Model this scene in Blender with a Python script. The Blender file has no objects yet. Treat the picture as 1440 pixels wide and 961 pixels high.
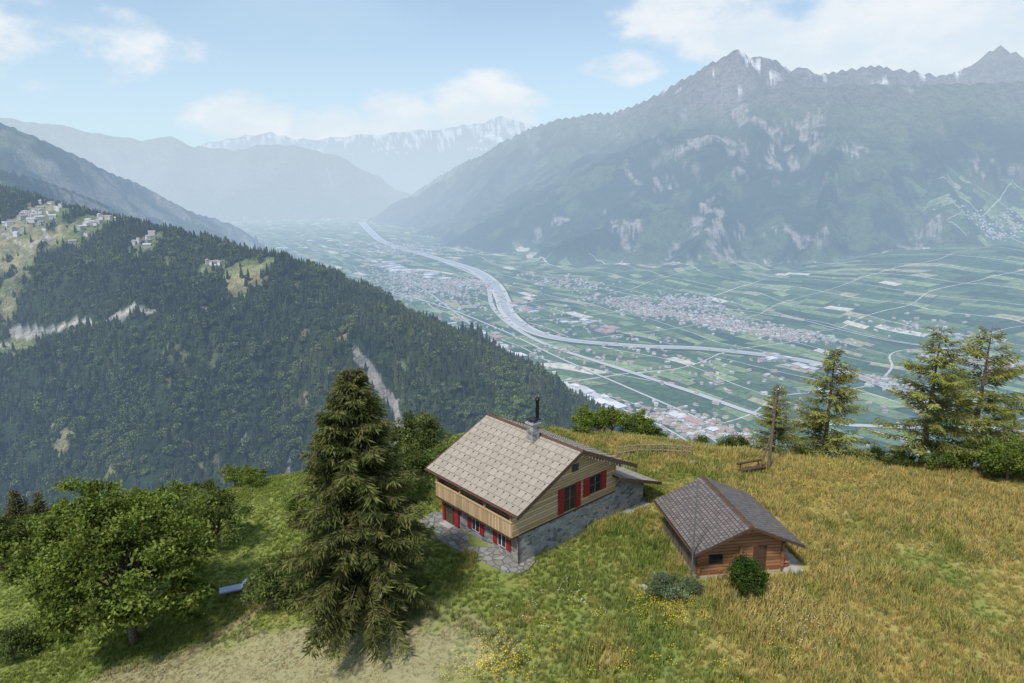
import bpy, bmesh, math, random
import numpy as np
from mathutils import Vector
random.seed(3); rng=np.random.default_rng(5)
scene=bpy.context.scene
RAD=math.radians
# ------------------------------------------------------------------ survey camera
CAMZ=25.0; PITCH=RAD(13.5); FPX=960.0
cp,sp=math.cos(PITCH),math.sin(PITCH)
cam=bpy.data.cameras.new('camera'); camo=bpy.data.objects.new('camera',cam)
scene.collection.objects.link(camo); camo.location=(0,0,CAMZ); camo.rotation_euler=(math.pi/2-PITCH,0,0)
cam.sensor_width=36; cam.lens=24; cam.clip_start=0.5; cam.clip_end=120000; scene.camera=camo
def ray(px,py):
    x=(px-720)/FPX; y=-(py-480.5)/FPX
    return np.array([x,cp+y*sp,-sp+y*cp])
def at(px,py,t):
    d=ray(px,py); return np.array([d[0]*t,d[1]*t,CAMZ+d[2]*t])
# ------------------------------------------------------------------ noise
def hsh(ix,iy,s):
    n=(ix*374761393+iy*668265263+s*974634777)&0xffffffff
    n=((n^(n>>13))*1274126177)&0xffffffff
    n=((n^(n>>15))*2246822519)&0xffffffff
    return ((n^(n>>16))&0xffff)/65535.0
def vn(x,y,s=0):
    ix=np.floor(x).astype(np.int64); iy=np.floor(y).astype(np.int64)
    fx=x-ix; fy=y-iy
    fx=fx*fx*fx*(fx*(fx*6-15)+10); fy=fy*fy*fy*(fy*(fy*6-15)+10)
    a=hsh(ix,iy,s);b=hsh(ix+1,iy,s);c=hsh(ix,iy+1,s);d=hsh(ix+1,iy+1,s)
    return (a*(1-fx)+b*fx)*(1-fy)+(c*(1-fx)+d*fx)*fy
def fbm(x,y,o=5,s=0,g=.5):
    r=0;a=1;t=0
    for i in range(o):
        r=r+a*(vn(x,y,s+i)*2-1); t+=a; a*=g
        x,y=(x*.8-y*.6)*2.03+7.1,(x*.6+y*.8)*2.03+3.7
    return r/t
def ridged(x,y,o=6,s=0,g=.52):
    r=0;a=1;t=0
    for i in range(o):
        r=r+a*(1-np.abs(vn(x,y,s+i)*2-1)*1.6); t+=a; a*=g
        x,y=(x*.8-y*.6)*2.03+7.1,(x*.6+y*.8)*2.03+3.7
    return r/t
def sstep(a,b,x):
    t=np.clip((x-a)/(b-a),0,1); return t*t*(3-2*t)
# ------------------------------------------------------------------ terrain definition
FLOOR=-800.0
def poly(L): return [at(*p) for p in L]
SPUR=poly([(-420,190,3000),(-200,225,2600),(0,268,2200),(110,297,2000),(250,330,1800),(400,365,1650),(450,400,1600),(520,428,1540),(600,465,1450),(700,545,1300),(800,608,1150),(880,690,1080)])
RIDGES=[ # pts, k1, k2, d0, amp
 (poly([(3000,150,9500),(2400,130,9600),(1900,110,9600),(1600,95,9500),(1500,100,9500),(1440,77,9500),(1410,63,9500),(1385,76,9500),(1370,90,9500),(1330,105,9300),(1290,98,9300),(1230,92,9200),(1180,99,9100),(1145,105,9000),(1130,93,9000),(1110,98,9000),(1080,79,8900),(1060,80,8900),(1040,68,8800),(1010,84,9000),(960,110,9500),(900,140,10000),(860,155,10500),(815,160,11000),(740,180,11800),(680,215,12500),(620,245,14000),(560,288,15500)]),.85,.52,900,1.0),
 (poly([(2800,160,7000),(2000,120,7200),(1600,112,7400),(1440,114,7500),(1300,119,7600),(1200,118,7700),(1130,120,7900),(1075,128,8200),(1030,150,8300)]),.60,.60,500,.9),
 (poly([(1075,128,8200),(1045,190,7500),(1015,260,6800),(990,335,6000)]),.62,.62,500,.8),
 (poly([(1310,122,7600),(1320,200,6800),(1340,290,5900)]),.6,.6,500,.7),
 (poly([(1180,122,7700),(1170,220,6700),(1160,320,5800)]),.62,.62,400,.7),
 (poly([(960,112,9500),(935,190,8500),(895,270,7500),(865,350,6500)]),.55,.55,600,.8),
 (poly([(815,163,11000),(790,230,9800),(750,300,8200)]),.5,.5,600,.7),
 (poly([(740,185,11800),(690,260,10500),(640,315,9600)]),.45,.45,600,.7),
 (poly([(-700,60,4200),(-200,110,5000),(-60,150,5300),(0,168,5500),(60,196,5800),(120,226,6200),(200,262,6800),(260,290,7400),(330,317,8000),(395,346,8500)]),.5,.6,500,1.0),
 (poly([(-700,120,3200),(-150,190,3600),(0,232,3800),(90,262,4200),(180,300,4800),(250,330,5200),(320,350,5800)]),.4,.6,500,.6),
 (poly([(-900,140,14000),(-200,150,14000),(0,165,14000),(50,170,14200),(100,176,14500),(150,186,14800),(200,194,15000),(235,190,15200),(260,204,15500),(300,207,15500),(330,211,15500),(370,203,15500),(420,206,15500),(480,220,15500),(530,246,15500),(568,278,15500)]),.4,.5,900,1.5),
 (poly([(-400,180,26000),(150,200,26000),(250,212,26000),(300,196,26000),(330,193,26000),(380,184,26000),(410,192,26000),(440,196,26000),(500,188,26000),(560,186,26000),(590,178,26000),(620,180,26000),(650,174,26000),(680,172,26000),(702,161,26000),(740,172,26000),(800,190,26000),(900,200,26000)]),.5,.4,2000,1.6),
]
NRG=len(RIDGES)
def seg(X,Y,P,k1,k2,d0):
    out=np.full(X.shape,-1e9); D=np.full(X.shape,1e9)
    for a,b in zip(P[:-1],P[1:]):
        vx,vy=b[0]-a[0],b[1]-a[1]; L=vx*vx+vy*vy
        t=np.clip(((X-a[0])*vx+(Y-a[1])*vy)/L,0,1)
        d=np.hypot(X-a[0]-vx*t,Y-a[1]-vy*t)
        z=a[2]+(b[2]-a[2])*t-k1*np.minimum(d,d0)-k2*np.maximum(d-d0,0)
        m=z>out; out=np.where(m,z,out); D=np.where(m,d,D)
    return out,D
EX=[-120,-80,-47,-22,0,12,22,41,80,140]; EY=[50,56,57,61,63,60,57,51,42,30]
def hill(X,Y):
    z=-.19*np.maximum(0,-X-2)*sstep(0,8,-X-2)-.02*np.maximum(0,-X-2)
    z=z-.12*np.maximum(0,-X-45)
    z=z+.42*fbm(X/11,Y/11,4,40)*sstep(0,25,np.hypot(X-6,Y-44)+6) + 0.13*fbm(X/2.5,Y/2.5,3,50)
    s=np.maximum(0,Y-np.interp(X,EX,EY)-2*fbm(X/14,Y*0,3,9))
    drop=np.where(s<12,.03*s*s,4.32+.72*(s-12))
    z=z-drop-.5*np.maximum(0,X-95)
    far=sstep(40,400,s)
    return z+far*40*fbm(X/160,Y/160,5,60)
def H(X,Y,full=False):
    X=np.asarray(X,float);Y=np.asarray(Y,float)
    h=hill(X,Y); kind=np.zeros(X.shape,int)
    if X.size==0 or (np.hypot(X,Y).max()<500 and not full): return (h,kind) if full else h
    wx=X+70*fbm(X/500,Y/500,4,11); wy=Y+70*fbm(X/500,Y/500,4,12)
    s1,d1=seg(X+12*fbm(X/90,Y/90,3,14),Y+12*fbm(X/90,Y/90,3,15),SPUR,.3,.72,260)
    g=ridged(X/260,Y/260,5,20)
    s1=s1-(1-g)*np.minimum(d1*.34,95)+6*fbm(X/40,Y/40,4,25)*np.minimum(1,d1/80)
    kind=np.where(s1>h,1,kind); h=np.maximum(h,s1)
    base=FLOOR+6*fbm(X/900,Y/900,3,30)
    for c,hh,k in FANS:
        base=np.maximum(base,FLOOR+hh-k*np.hypot(X-c[0],Y-c[1])+10*fbm(X/300,Y/300,4,33))
    kind=np.where(base>h,2,kind); h=np.maximum(h,base)
    for i,(P,k1,k2,d0,amp) in enumerate(RIDGES):
        z,d=seg(wx,wy,P,k1,k2,d0)
        sc=1500 if i<NRG-2 else 3000
        r=ridged(X/sc,Y/sc,7,70+i)
        A=np.minimum(d*.42,330*amp)
        z=z-(1-r)*A+(r-.5)*40*amp
        kind=np.where(z>h,3+i,kind); h=np.maximum(h,z)
    if full: return h,kind
    return h
def fl(px,py):
    d=ray(px,py); t=(FLOOR-CAMZ)/d[2]; return (d[0]*t,d[1]*t)
FANS=[(at(1290,385,5300)[:2],190,.10),(at(1010,370,5900)[:2],130,.09),(at(1420,340,5200)[:2],330,.14),(at(860,380,6800)[:2],80,.08)]
def hit(px,py,tmin=15.):
    d=ray(px,py)
    for a,b,n in ((tmin,400.,1300),(400.,38000.,2600)):
        t=a*(b/a)**np.linspace(0,1,n)
        z=CAMZ+d[2]*t; h=H(d[0]*t,d[1]*t); q=np.where(z<h)[0]
        if len(q): i=q[0]; return np.array([d[0]*t[i],d[1]*t[i],h[i]])
    return np.array([d[0]*t[-1],d[1]*t[-1],h[-1]])
def Hz(x,y): return float(H(np.array([x]),np.array([y]))[0])
# ------------------------------------------------------------------ node helpers
def N(nt,typ,ins=None,**pr):
    n=nt.nodes.new(typ)
    for k,v in pr.items(): setattr(n,k,v)
    for k,v in (ins or {}).items():
        s=n.inputs[k]
        if isinstance(v,bpy.types.NodeSocket): nt.links.new(v,s)
        else: s.default_value=v
    return n
def M(nt,op,a,b=0.,c=None):
    d={0:a,1:b}
    if c is not None: d[2]=c
    return N(nt,'ShaderNodeMath',d,operation=op).outputs[0]
def MX(nt,f,a,b,bt='MIX'):
    def c(v): return v if isinstance(v,bpy.types.NodeSocket) else tuple(v)+(1,) if len(v)==3 else v
    return N(nt,'ShaderNodeMix',{0:f,6:c(a),7:c(b)},data_type='RGBA',blend_type=bt).outputs[2]
def MR(nt,v,a,b,c=0.,d=1.,sm=True):
    return N(nt,'ShaderNodeMapRange',{0:v,1:a,2:b,3:c,4:d},interpolation_type='SMOOTHSTEP' if sm else 'LINEAR').outputs[0]
def NZ(nt,vec,scale,detail=4,rough=.55):
    return N(nt,'ShaderNodeTexNoise',{'Vector':vec,'Scale':scale,'Detail':detail,'Roughness':rough}).outputs[0]
def SC(nt,vec,s):
    return N(nt,'ShaderNodeVectorMath',{0:vec,1:s},operation='MULTIPLY').outputs[0]
def newmat(name):
    m=bpy.data.materials.new(name); m.use_nodes=True; nt=m.node_tree; nt.nodes.clear()
    out=nt.nodes.new('ShaderNodeOutputMaterial'); return m,nt,out
def haze(m,nt,out,sh):  # aerial haze painted into the material: blue emission growing with distance from origin
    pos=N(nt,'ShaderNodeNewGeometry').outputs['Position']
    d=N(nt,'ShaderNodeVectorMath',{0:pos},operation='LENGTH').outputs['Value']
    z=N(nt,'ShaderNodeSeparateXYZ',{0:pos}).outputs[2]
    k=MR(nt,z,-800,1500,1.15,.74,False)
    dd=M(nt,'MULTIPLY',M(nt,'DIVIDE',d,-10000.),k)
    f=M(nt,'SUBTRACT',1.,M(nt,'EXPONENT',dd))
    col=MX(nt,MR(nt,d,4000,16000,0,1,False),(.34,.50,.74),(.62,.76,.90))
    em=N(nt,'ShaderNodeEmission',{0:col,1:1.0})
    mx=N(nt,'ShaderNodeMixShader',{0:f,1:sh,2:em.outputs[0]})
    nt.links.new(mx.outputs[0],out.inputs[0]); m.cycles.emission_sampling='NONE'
def principled(nt,col,rough=.8,normal=None,spec=.3,metal=0.):
    d={'Base Color':col if isinstance(col,bpy.types.NodeSocket) else tuple(col)+(1,),'Roughness':rough,'Specular IOR Level':spec,'Metallic':metal}
    if normal is not None: d['Normal']=normal
    return N(nt,'ShaderNodeBsdfPrincipled',d).outputs[0]
def bump(nt,h,dist=.05,st=.6): return N(nt,'ShaderNodeBump',{'Height':h,'Distance':dist,'Strength':st}).outputs[0]
def POS(nt): return N(nt,'ShaderNodeNewGeometry').outputs['Position']
def OBJ(nt): return N(nt,'ShaderNodeTexCoord').outputs['Object']
# ------------------------------------------------------------------ mesh helpers
def mkmesh(name,V,faces,mats=(),midx=None,smooth=False,attrs=None):
    V=np.asarray(V,dtype=np.float32); me=bpy.data.meshes.new(name)
    me.vertices.add(len(V)); me.vertices.foreach_set('co',V.ravel())
    if not isinstance(faces,list): faces=[faces]
    faces=[np.asarray(f,dtype=np.int32) for f in faces if len(f)]
    loops=np.concatenate([f.ravel() for f in faces]); tot=np.concatenate([np.full(len(f),f.shape[1],np.int32) for f in faces])
    st=np.concatenate([[0],np.cumsum(tot)[:-1]]).astype(np.int32)
    me.loops.add(len(loops)); me.loops.foreach_set('vertex_index',loops)
    me.polygons.add(len(tot)); me.polygons.foreach_set('loop_start',st)
    try: me.polygons.foreach_set('loop_total',tot)
    except Exception: pass
    if midx is not None: me.polygons.foreach_set('material_index',np.asarray(midx,dtype=np.int32))
    me.polygons.foreach_set('use_smooth',np.full(len(tot),smooth))
    for m in mats: me.materials.append(m)
    for k,(ty,a) in (attrs or {}).items():
        at_=me.attributes.new(k,ty,'POINT')
        at_.data.foreach_set('color' if ty=='FLOAT_COLOR' else 'value',np.asarray(a,dtype=np.float32).ravel())
    me.update(calc_edges=True)
    return me
def addobj(name,me,parent=None,loc=(0,0,0),rot=0.,coll=None):
    o=bpy.data.objects.new(name,me); (coll or scene.collection).objects.link(o)
    o.location=loc; o.rotation_euler=(0,0,rot)
    if parent: o.parent=parent
    return o
# ------------------------------------------------------------------ materials
def meadow_color(nt,pos):
    s=N(nt,'ShaderNodeSeparateXYZ',{0:pos}); x,y=s.outputs[0],s.outputs[1]
    flat=SC(nt,pos,(1,1,0))
    n1=NZ(nt,flat,.09,5,.6); n2=NZ(nt,flat,.45,4,.6); n3=NZ(nt,flat,2.2,3,.6)
    g=M(nt,'ADD',MR(nt,x,-10,26,-.12,.85),M(nt,'MULTIPLY',M(nt,'SUBTRACT',n1,.5),2.6))
    g=M(nt,'ADD',g,M(nt,'MULTIPLY',M(nt,'SUBTRACT',n2,.5),2.1)); g=MR(nt,g,.0,1.0)
    green=MX(nt,n3,(.17,.23,.05),(.32,.36,.10))
    gold=MX(nt,n2,(.38,.345,.11),(.55,.45,.17))
    gold=MX(nt,MR(nt,n3,.48,.78),gold,(.50,.34,.15))
    c=MX(nt,g,green,gold)
    weed=MR(nt,NZ(nt,N(nt,'ShaderNodeVectorMath',{0:flat,1:(31,17,0)},operation='ADD').outputs[0],.8,5,.7),.57,.68,0,.6)
    c=MX(nt,weed,c,(.11,.15,.045))
    dv=N(nt,'ShaderNodeVectorMath',{0:SC(nt,flat,(.062,.16,0)),1:(-16*.062,31.5*.16,0)},operation='DISTANCE').outputs['Value']
    f=MR(nt,M(nt,'ADD',dv,M(nt,'MULTIPLY',M(nt,'SUBTRACT',n2,.5),.9)),.75,1.15,.85,0)
    hay=MX(nt,NZ(nt,SC(nt,flat,(1.,3.5,1)),1.2,4,.65),(.33,.29,.16),(.56,.50,.33))
    c=MX(nt,f,c,hay)
    u=M(nt,'ADD',M(nt,'MULTIPLY',x,.95),M(nt,'MULTIPLY',y,.3)); u=M(nt,'SUBTRACT',u,16.5)
    u=M(nt,'ABSOLUTE',M(nt,'ADD',u,M(nt,'MULTIPLY',M(nt,'SUBTRACT',n1,.5),6)))
    f=M(nt,'MULTIPLY',MR(nt,u,.2,1.3,.55,0),MR(nt,y,40,38,0,1))
    c=MX(nt,f,c,(.22,.27,.08))
    u=M(nt,'ADD',M(nt,'MULTIPLY',x,-.78),M(nt,'MULTIPLY',y,.62)); u=M(nt,'ABSOLUTE',M(nt,'SUBTRACT',M(nt,'ADD',u,M(nt,'MULTIPLY',n1,5)),41.5))
    f=M(nt,'MULTIPLY',MR(nt,u,.15,.8,.8,0),MR(nt,x,-8,-10,0,1))
    c=MX(nt,f,c,(.36,.31,.19))
    return c,n3
MEAD,nt,out=newmat('meadow'); P=POS(nt); c,n3=meadow_color(nt,P); c=MX(nt,.3,c,(.15,.15,.05))
h=NZ(nt,P,6,5,.7); nt.links.new(principled(nt,c,.95,bump(nt,h,.15,.7),.1),out.inputs[0])
GRASS,nt,out=newmat('grass'); P=POS(nt); c,n3=meadow_color(nt,P)
rnd=N(nt,'ShaderNodeObjectInfo').outputs['Random']
c=MX(nt,1.,c,MX(nt,rnd,(.70,.76,.78),(1.32,1.2,1.12)),'MULTIPLY')
d=N(nt,'ShaderNodeBsdfDiffuse',{0:c}); t=N(nt,'ShaderNodeBsdfTranslucent',{0:c})
mx=N(nt,'ShaderNodeMixShader',{0:.35,1:d.outputs[0],2:t.outputs[0]}); nt.links.new(mx.outputs[0],out.inputs[0])
# distant land
LAND,nt,out=newmat('land'); P=POS(nt)
col=N(nt,'ShaderNodeVertexColor',layer_name='Col').outputs[0]
fld=N(nt,'ShaderNodeAttribute',attribute_name='fld').outputs['Fac']
nA=NZ(nt,P,.012,6,.7); nB=NZ(nt,P,.05,3,.6)
c=MX(nt,1.,col,MX(nt,MR(nt,M(nt,'ADD',M(nt,'MULTIPLY',nA,.6),M(nt,'MULTIPLY',nB,.4)),.3,.7),(.4,.45,.5),(1.7,1.6,1.5)),'MULTIPLY')
sx=N(nt,'ShaderNodeSeparateXYZ',{0:P}); x,y=sx.outputs[0],sx.outputs[1]
wob=M(nt,'MULTIPLY',M(nt,'SUBTRACT',NZ(nt,P,.0006,2,.5),.5),900.)
u=M(nt,'ADD',M(nt,'MULTIPLY',x,.51),M(nt,'MULTIPLY',y,-.86)); u=M(nt,'ADD',u,wob)
v=M(nt,'ADD',M(nt,'MULTIPLY',x,.86),M(nt,'MULTIPLY',y,.51)); v=M(nt,'ADD',v,wob)
vi=M(nt,'FLOOR',M(nt,'DIVIDE',v,75.))
r=N(nt,'ShaderNodeTexWhiteNoise',{'W':vi},noise_dimensions='1D').outputs[0]
uu=M(nt,'ADD',M(nt,'DIVIDE',u,M(nt,'ADD',120.,M(nt,'MULTIPLY',r,160.))),M(nt,'MULTIPLY',r,9.)); ui=M(nt,'FLOOR',uu)
cell=N(nt,'ShaderNodeCombineXYZ',{0:ui,1:vi}).outputs[0]
wn=N(nt,'ShaderNodeTexWhiteNoise',{'Vector':cell},noise_dimensions='2D').outputs[0]
rp=N(nt,'ShaderNodeValToRGB',{0:wn}); cr=rp.color_ramp; cr.interpolation='CONSTANT'
cols=[(0,(.06,.11,.05)),(.2,(.085,.14,.06)),(.4,(.13,.18,.075)),(.55,(.045,.08,.04)),(.66,(.19,.25,.11)),(.78,(.065,.115,.055)),(.86,(.33,.31,.18)),(.92,(.24,.30,.14)),(.97,(.58,.54,.45))]
cr.elements[0].position=0; cr.elements[0].color=cols[0][1]+(1,); cr.elements[1].position=cols[1][0]; cr.elements[1].color=cols[1][1]+(1,)
for p_,c_ in cols[2:]:
    e=cr.elements.new(p_); e.color=c_+(1,)
fc=rp.outputs[0]
e1=M(nt,'FRACT',M(nt,'DIVIDE',v,75.)); e2=M(nt,'FRACT',uu)
hedge=M(nt,'MAXIMUM',M(nt,'LESS_THAN',e1,.08),M(nt,'LESS_THAN',e2,.04))
fc=MX(nt,M(nt,'MULTIPLY',hedge,.85),fc,(.03,.06,.03))
b1=M(nt,'FRACT',M(nt,'DIVIDE',v,300.)); b2=M(nt,'FRACT',M(nt,'DIVIDE',u,560.))
road=M(nt,'MAXIMUM',M(nt,'LESS_THAN',b1,.024),M(nt,'LESS_THAN',b2,.013))
fc=MX(nt,M(nt,'MULTIPLY',road,.9),fc,(.52,.50,.46))
fc=MX(nt,1.,fc,MX(nt,MR(nt,NZ(nt,P,.03,5,.7),.3,.7),(.6,.65,.7),(1.35,1.3,1.25)),'MULTIPLY')
c=MX(nt,fld,c,fc)
bh=M(nt,'ADD',NZ(nt,P,.02,6,.7),M(nt,'MULTIPLY',NZ(nt,P,.09,2,.5),.4))
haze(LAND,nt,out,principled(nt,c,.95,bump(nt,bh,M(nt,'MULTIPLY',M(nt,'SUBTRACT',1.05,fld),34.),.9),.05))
def farleaf(name,a,b):
    m,nt,out=newmat(name); rnd=N(nt,'ShaderNodeObjectInfo').outputs['Random']
    n=NZ(nt,POS(nt),.006,4,.6)
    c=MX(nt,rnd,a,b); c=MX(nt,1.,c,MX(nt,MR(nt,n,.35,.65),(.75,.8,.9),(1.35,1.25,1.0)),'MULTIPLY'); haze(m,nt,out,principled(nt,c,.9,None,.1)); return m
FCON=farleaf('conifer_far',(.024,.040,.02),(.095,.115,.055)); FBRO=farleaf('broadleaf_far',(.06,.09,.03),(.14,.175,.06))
# ------------------------------------------------------------------ build terrain sheet
NT,NR=1100,960
th=np.linspace(RAD(-62),RAD(62),NT); rr=10*(34000/10)**np.linspace(0,1,NR)
T,R=np.meshgrid(th,rr); X=np.sin(T)*R; Y=np.cos(T)*R
Z,K=H(X,Y,True)
dZr=np.gradient(Z,axis=0)/np.gradient(R,axis=0); dZt=np.gradient(Z,axis=1)/(R*(th[1]-th[0]))
S=np.hypot(dZr,dZt)
def blob(x,y,c,r): return np.clip(1.3-np.hypot(x-c[0],y-c[1])/r,0,1)
CLEAR=[(hit(30,335),150),(hit(70,300),110),(hit(350,392),65),(hit(295,378),45),(hit(10,500),60),(hit(130,318),80),(hit(205,345),50),(hit(15,395),50)]
def line_d(X,Y,L):
    D=np.full(np.shape(X),1e9)
    for a,b in zip(L[:-1],L[1:]):
        vx,vy=b[0]-a[0],b[1]-a[1]; q=vx*vx+vy*vy+1e-6
        t=np.clip(((X-a[0])*vx+(Y-a[1])*vy)/q,0,1); D=np.minimum(D,np.hypot(X-a[0]-vx*t,Y-a[1]-vy*t))
    return D
ROADS=[[hit(*p) for p in L] for L in [[(-10,487),(30,474),(75,467),(120,452),(170,445),(214,440)],[(0,330),(40,350),(70,338),(60,322)],[(60,465),(30,462),(0,470)]]]
SCREE=[[hit(*p) for p in L] for L in [[(500,500),(522,525),(545,560),(560,590),(592,632)]]]
SCREE2=[[hit(*p) for p in L] for L in [[(345,610),(335,645)],[(405,645),(402,680)]]]
ROCKS=[(hit(290,438),17),(hit(330,436),8)]
def spur_masks(X,Y,w=0):
    n=fbm(X/45,Y/45,4,80)
    clear=np.zeros(X.shape)
    for c,r in CLEAR: clear=np.maximum(clear,sstep(.25,.55,blob(X,Y,c,r)+n*.75))
    road=np.zeros(X.shape)
    for L in ROADS[:1]: road=np.maximum(road,line_d(X,Y,L)<6+w*.5)
    for L in ROADS[1:]: road=np.maximum(road,line_d(X,Y,L)<4+w*.5)
    scree=np.zeros(X.shape)
    for L in SCREE: scree=np.maximum(scree,line_d(X,Y,L)+n*16<10+w*.3)
    for L in SCREE2: scree=np.maximum(scree,line_d(X,Y,L)+n*12<2)
    for c,r in ROCKS: scree=np.maximum(scree,(np.hypot(X-c[0],Y-c[1])+n*30<r))
    return clear,road,scree
C=np.zeros(X.shape+(4,)); C[...,3]=1
def setc(mask,col):
    m=np.clip(mask,0,1)[...,None]; C[...,:3]=C[...,:3]*(1-m)+np.array(col)*m
n1=fbm(X/700,Y/700,6,90); n2=fbm(X/220,Y/220,5,95); n3=ridged(X/500,Y/500,6,99)
C[...,:3]=(.030,.048,.024)
mt=K>=3
alt=Z
CL=[[hit(*p) for p in L] for L in [[(975,205),(1010,192),(1050,200)],[(1075,215),(1110,185),(1135,180),(1160,195),(1195,215)],[(985,285),(995,315),(1003,350)],[(1040,240),(1085,235),(1120,225)],[(1012,300),(1030,310)],[(1245,415),(1265,370),(1285,345)],[(1280,350),(1310,320)],[(1040,150),(1060,170)],[(1390,235),(1425,240)],[(880,240),(900,260),(935,255)],[(1090,330),(1130,345),(1190,350),(1230,372)],[(760,330),(790,310)],[(850,300),(880,320),(900,345)],[(940,360),(960,330)]]]
cw=[80,85,75,50,60,60,55,60,60,45,45,35,45,45]
cliff=np.zeros(X.shape)
cn=fbm(X/260,Y/260,6,141); cn2=ridged(X/90+.2*Z/90,Y/300+Z/200,5,143)
for L,w_ in zip(CL,cw): cliff=np.maximum(cliff,sstep(.25,-.15,line_d(X,Y,L)/(w_*3.2)-.40+cn*1.2))
cliff*=sstep(.38,.62,cn2)
setc(mt*1.,(.032,.054,.028))
setc(mt*sstep(.08,.4,n2+n1*.7)*.75,(.095,.135,.055))
setc(mt*sstep(350,850,alt+350*n1),(.115,.135,.075))
setc(mt*sstep(700,1400,alt+300*n1+300*(S-.7)),(.16,.14,.125))
setc(mt*sstep(1.1,1.6,S+n2*.5+(n3-.5)*.5)*sstep(-550,100,alt)*.6,(.25,.22,.195))
setc(mt*cliff*.85,(.38,.34,.305))
setc(mt*(K==NRG+1)*.6,(.13,.125,.115))
setc(((K==11)|(K==12))*sstep(-.05,.25,n2)*.7,(.13,.16,.075))
setc(((K==11)|(K==12))*sstep(.9,1.3,S+n2)*.6,(.27,.25,.22))
setc(mt*(K==NRG+2)*1.,(.13,.13,.13))
setc(mt*sstep(1100,1450,alt+500*n2)*sstep(.12,.24,fbm(X/200,Y/200,6,130))*(R>8600)*(S<1.2),(.85,.85,.87))
setc(mt*(K==NRG+2)*sstep(900,1300,alt+1100*n2)*sstep(.58,.68,n3)*.75,(.9,.9,.92))
setc((K==2)*1.,(.08,.12,.05))
cl,rd,sc=spur_masks(X,Y); sp_=(K==1)
setc(sp_*cl,(.16,.19,.08)); setc(sp_*cl*sstep(.05,.3,n2),(.28,.26,.14))
setc(sp_*rd,(.40,.38,.35)); setc(sp_*sc,(.25,.24,.225))
fldm=((K==2)*1.0).astype(float)
low=mt*(X>0)*(K<11)*sstep(-640,-790,alt+60*n2); fldm=np.maximum(fldm,low)
shelf=hit(1400,325); fldm=np.maximum(fldm,.85*mt*sstep(1.0,.8,np.hypot(X-shelf[0],(Y-shelf[1])*1.1)/650+.6*n2))
idx=np.arange(NT*NR).reshape(NR,NT)
F=np.stack([idx[:-1,:-1],idx[:-1,1:],idx[1:,1:],idx[1:,:-1]],-1).reshape(-1,4)[:,::-1]
mid=((R[:-1,:-1]>230)|(K[:-1,:-1]>0)).astype(int).ravel()
me=mkmesh('terrain',np.stack([X,Y,Z],-1).reshape(-1,3),F,[MEAD,LAND],mid,True,{'Col':('FLOAT_COLOR',C.reshape(-1,4)),'fld':('FLOAT',fldm.ravel())})
addobj('terrain',me)
# ------------------------------------------------------------------ generic simple materials
def simple(name,col,rough=.7,metal=0.,var=.15,scale=3.,spec=.3,bmp=0.):
    m,nt,out=newmat(name); p=OBJ(nt); n=NZ(nt,p,scale,5,.65)
    a=[c*(1-var) for c in col]; b=[min(1,c*(1+var)) for c in col]
    nrm=bump(nt,n,bmp,.5) if bmp else None
    nt.links.new(principled(nt,MX(nt,MR(nt,n,.3,.7),a,b),rough,nrm,spec,metal),out.inputs[0]); return m
def painted_haze_mat(name,col,var=.12,scale=.02,rough=.8,spec=.2):
    m,nt,out=newmat(name); n=NZ(nt,POS(nt),scale,4,.6)
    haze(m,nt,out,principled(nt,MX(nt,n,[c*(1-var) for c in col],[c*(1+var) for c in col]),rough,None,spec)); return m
# ------------------------------------------------------------------ rivers & motorway strips on the valley floor
def smooth(P,n=8):
    P=np.array(P); out=[]
    for i in range(len(P)-1):
        p0=P[max(i-1,0)];p1=P[i];p2=P[i+1];p3=P[min(i+2,len(P)-1)]
        for t in np.linspace(0,1,n,endpoint=False):
            out.append(.5*((2*p1)+(-p0+p2)*t+(2*p0-5*p1+4*p2-p3)*t*t+(-p0+3*p1-3*p2+p3)*t**3))
    out.append(P[-1]); return np.array(out)
def strip(name,pix,w,mat,dz,off=0.):
    P=smooth([fl(*p) for p in pix],14)
    tg=np.gradient(P,axis=0); tg/=np.linalg.norm(tg,axis=1)[:,None]; nn=np.stack([-tg[:,1],tg[:,0]],1)
    w=np.interp(np.linspace(0,1,len(P)),np.linspace(0,1,len(np.atleast_1d(w))),np.atleast_1d(w))[:,None]
    P=P+nn*off
    A=P-nn*w/2;B=P+nn*w/2
    zz=np.maximum(np.maximum(H(A[:,0],A[:,1]),H(B[:,0],B[:,1])),H(P[:,0],P[:,1]))+dz
    V=np.concatenate([np.column_stack([A,zz]),np.column_stack([B,zz])]); n=len(P); i=np.arange(n-1)
    return addobj(name,mkmesh(name,V,np.stack([i,i+1,n+i+1,n+i],1)[:,::-1],[mat]))
WAT=painted_haze_mat('river_water',(.40,.43,.41),.1,.01,.35,.5); BANK=painted_haze_mat('river_bank',(.55,.53,.47)); TREEB=painted_haze_mat('bank_scrub',(.035,.06,.03),.4,.05); ASPH=painted_haze_mat('motorway_asphalt',(.46,.46,.45),.08)
RV=[(508,312),(520,325),(540,341),(600,360),(660,378),(692,398),(706,420),(714,440),(745,464),(800,478),(900,487),(1000,492),(1130,508),(1200,528),(1280,556),(1400,600),(1500,640)]
strip('river_scrub',RV,[190,150,150,120,120,110,90,80],TREEB,2.0)
strip('river_bank',RV,[140,110,120,100,70,66,60,60],BANK,3.2)
strip('river',RV,[90,80,60,45,40,42,40,40],WAT,4.6)
MW=[(560,345),(620,368),(668,388),(686,405),(692,430),(715,455),(765,483),(850,512),(960,549),(1060,583),(1100,592),(1180,598),(1270,602),(1400,606),(1560,610)]
strip('motorway',MW,[30,30,28],ASPH,4.0)
strip('road',[(430,400),(520,405),(610,428),(700,462),(790,505),(880,545),(960,580),(1000,600),(1060,640)],[14,12],ASPH,3.4)
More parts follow.
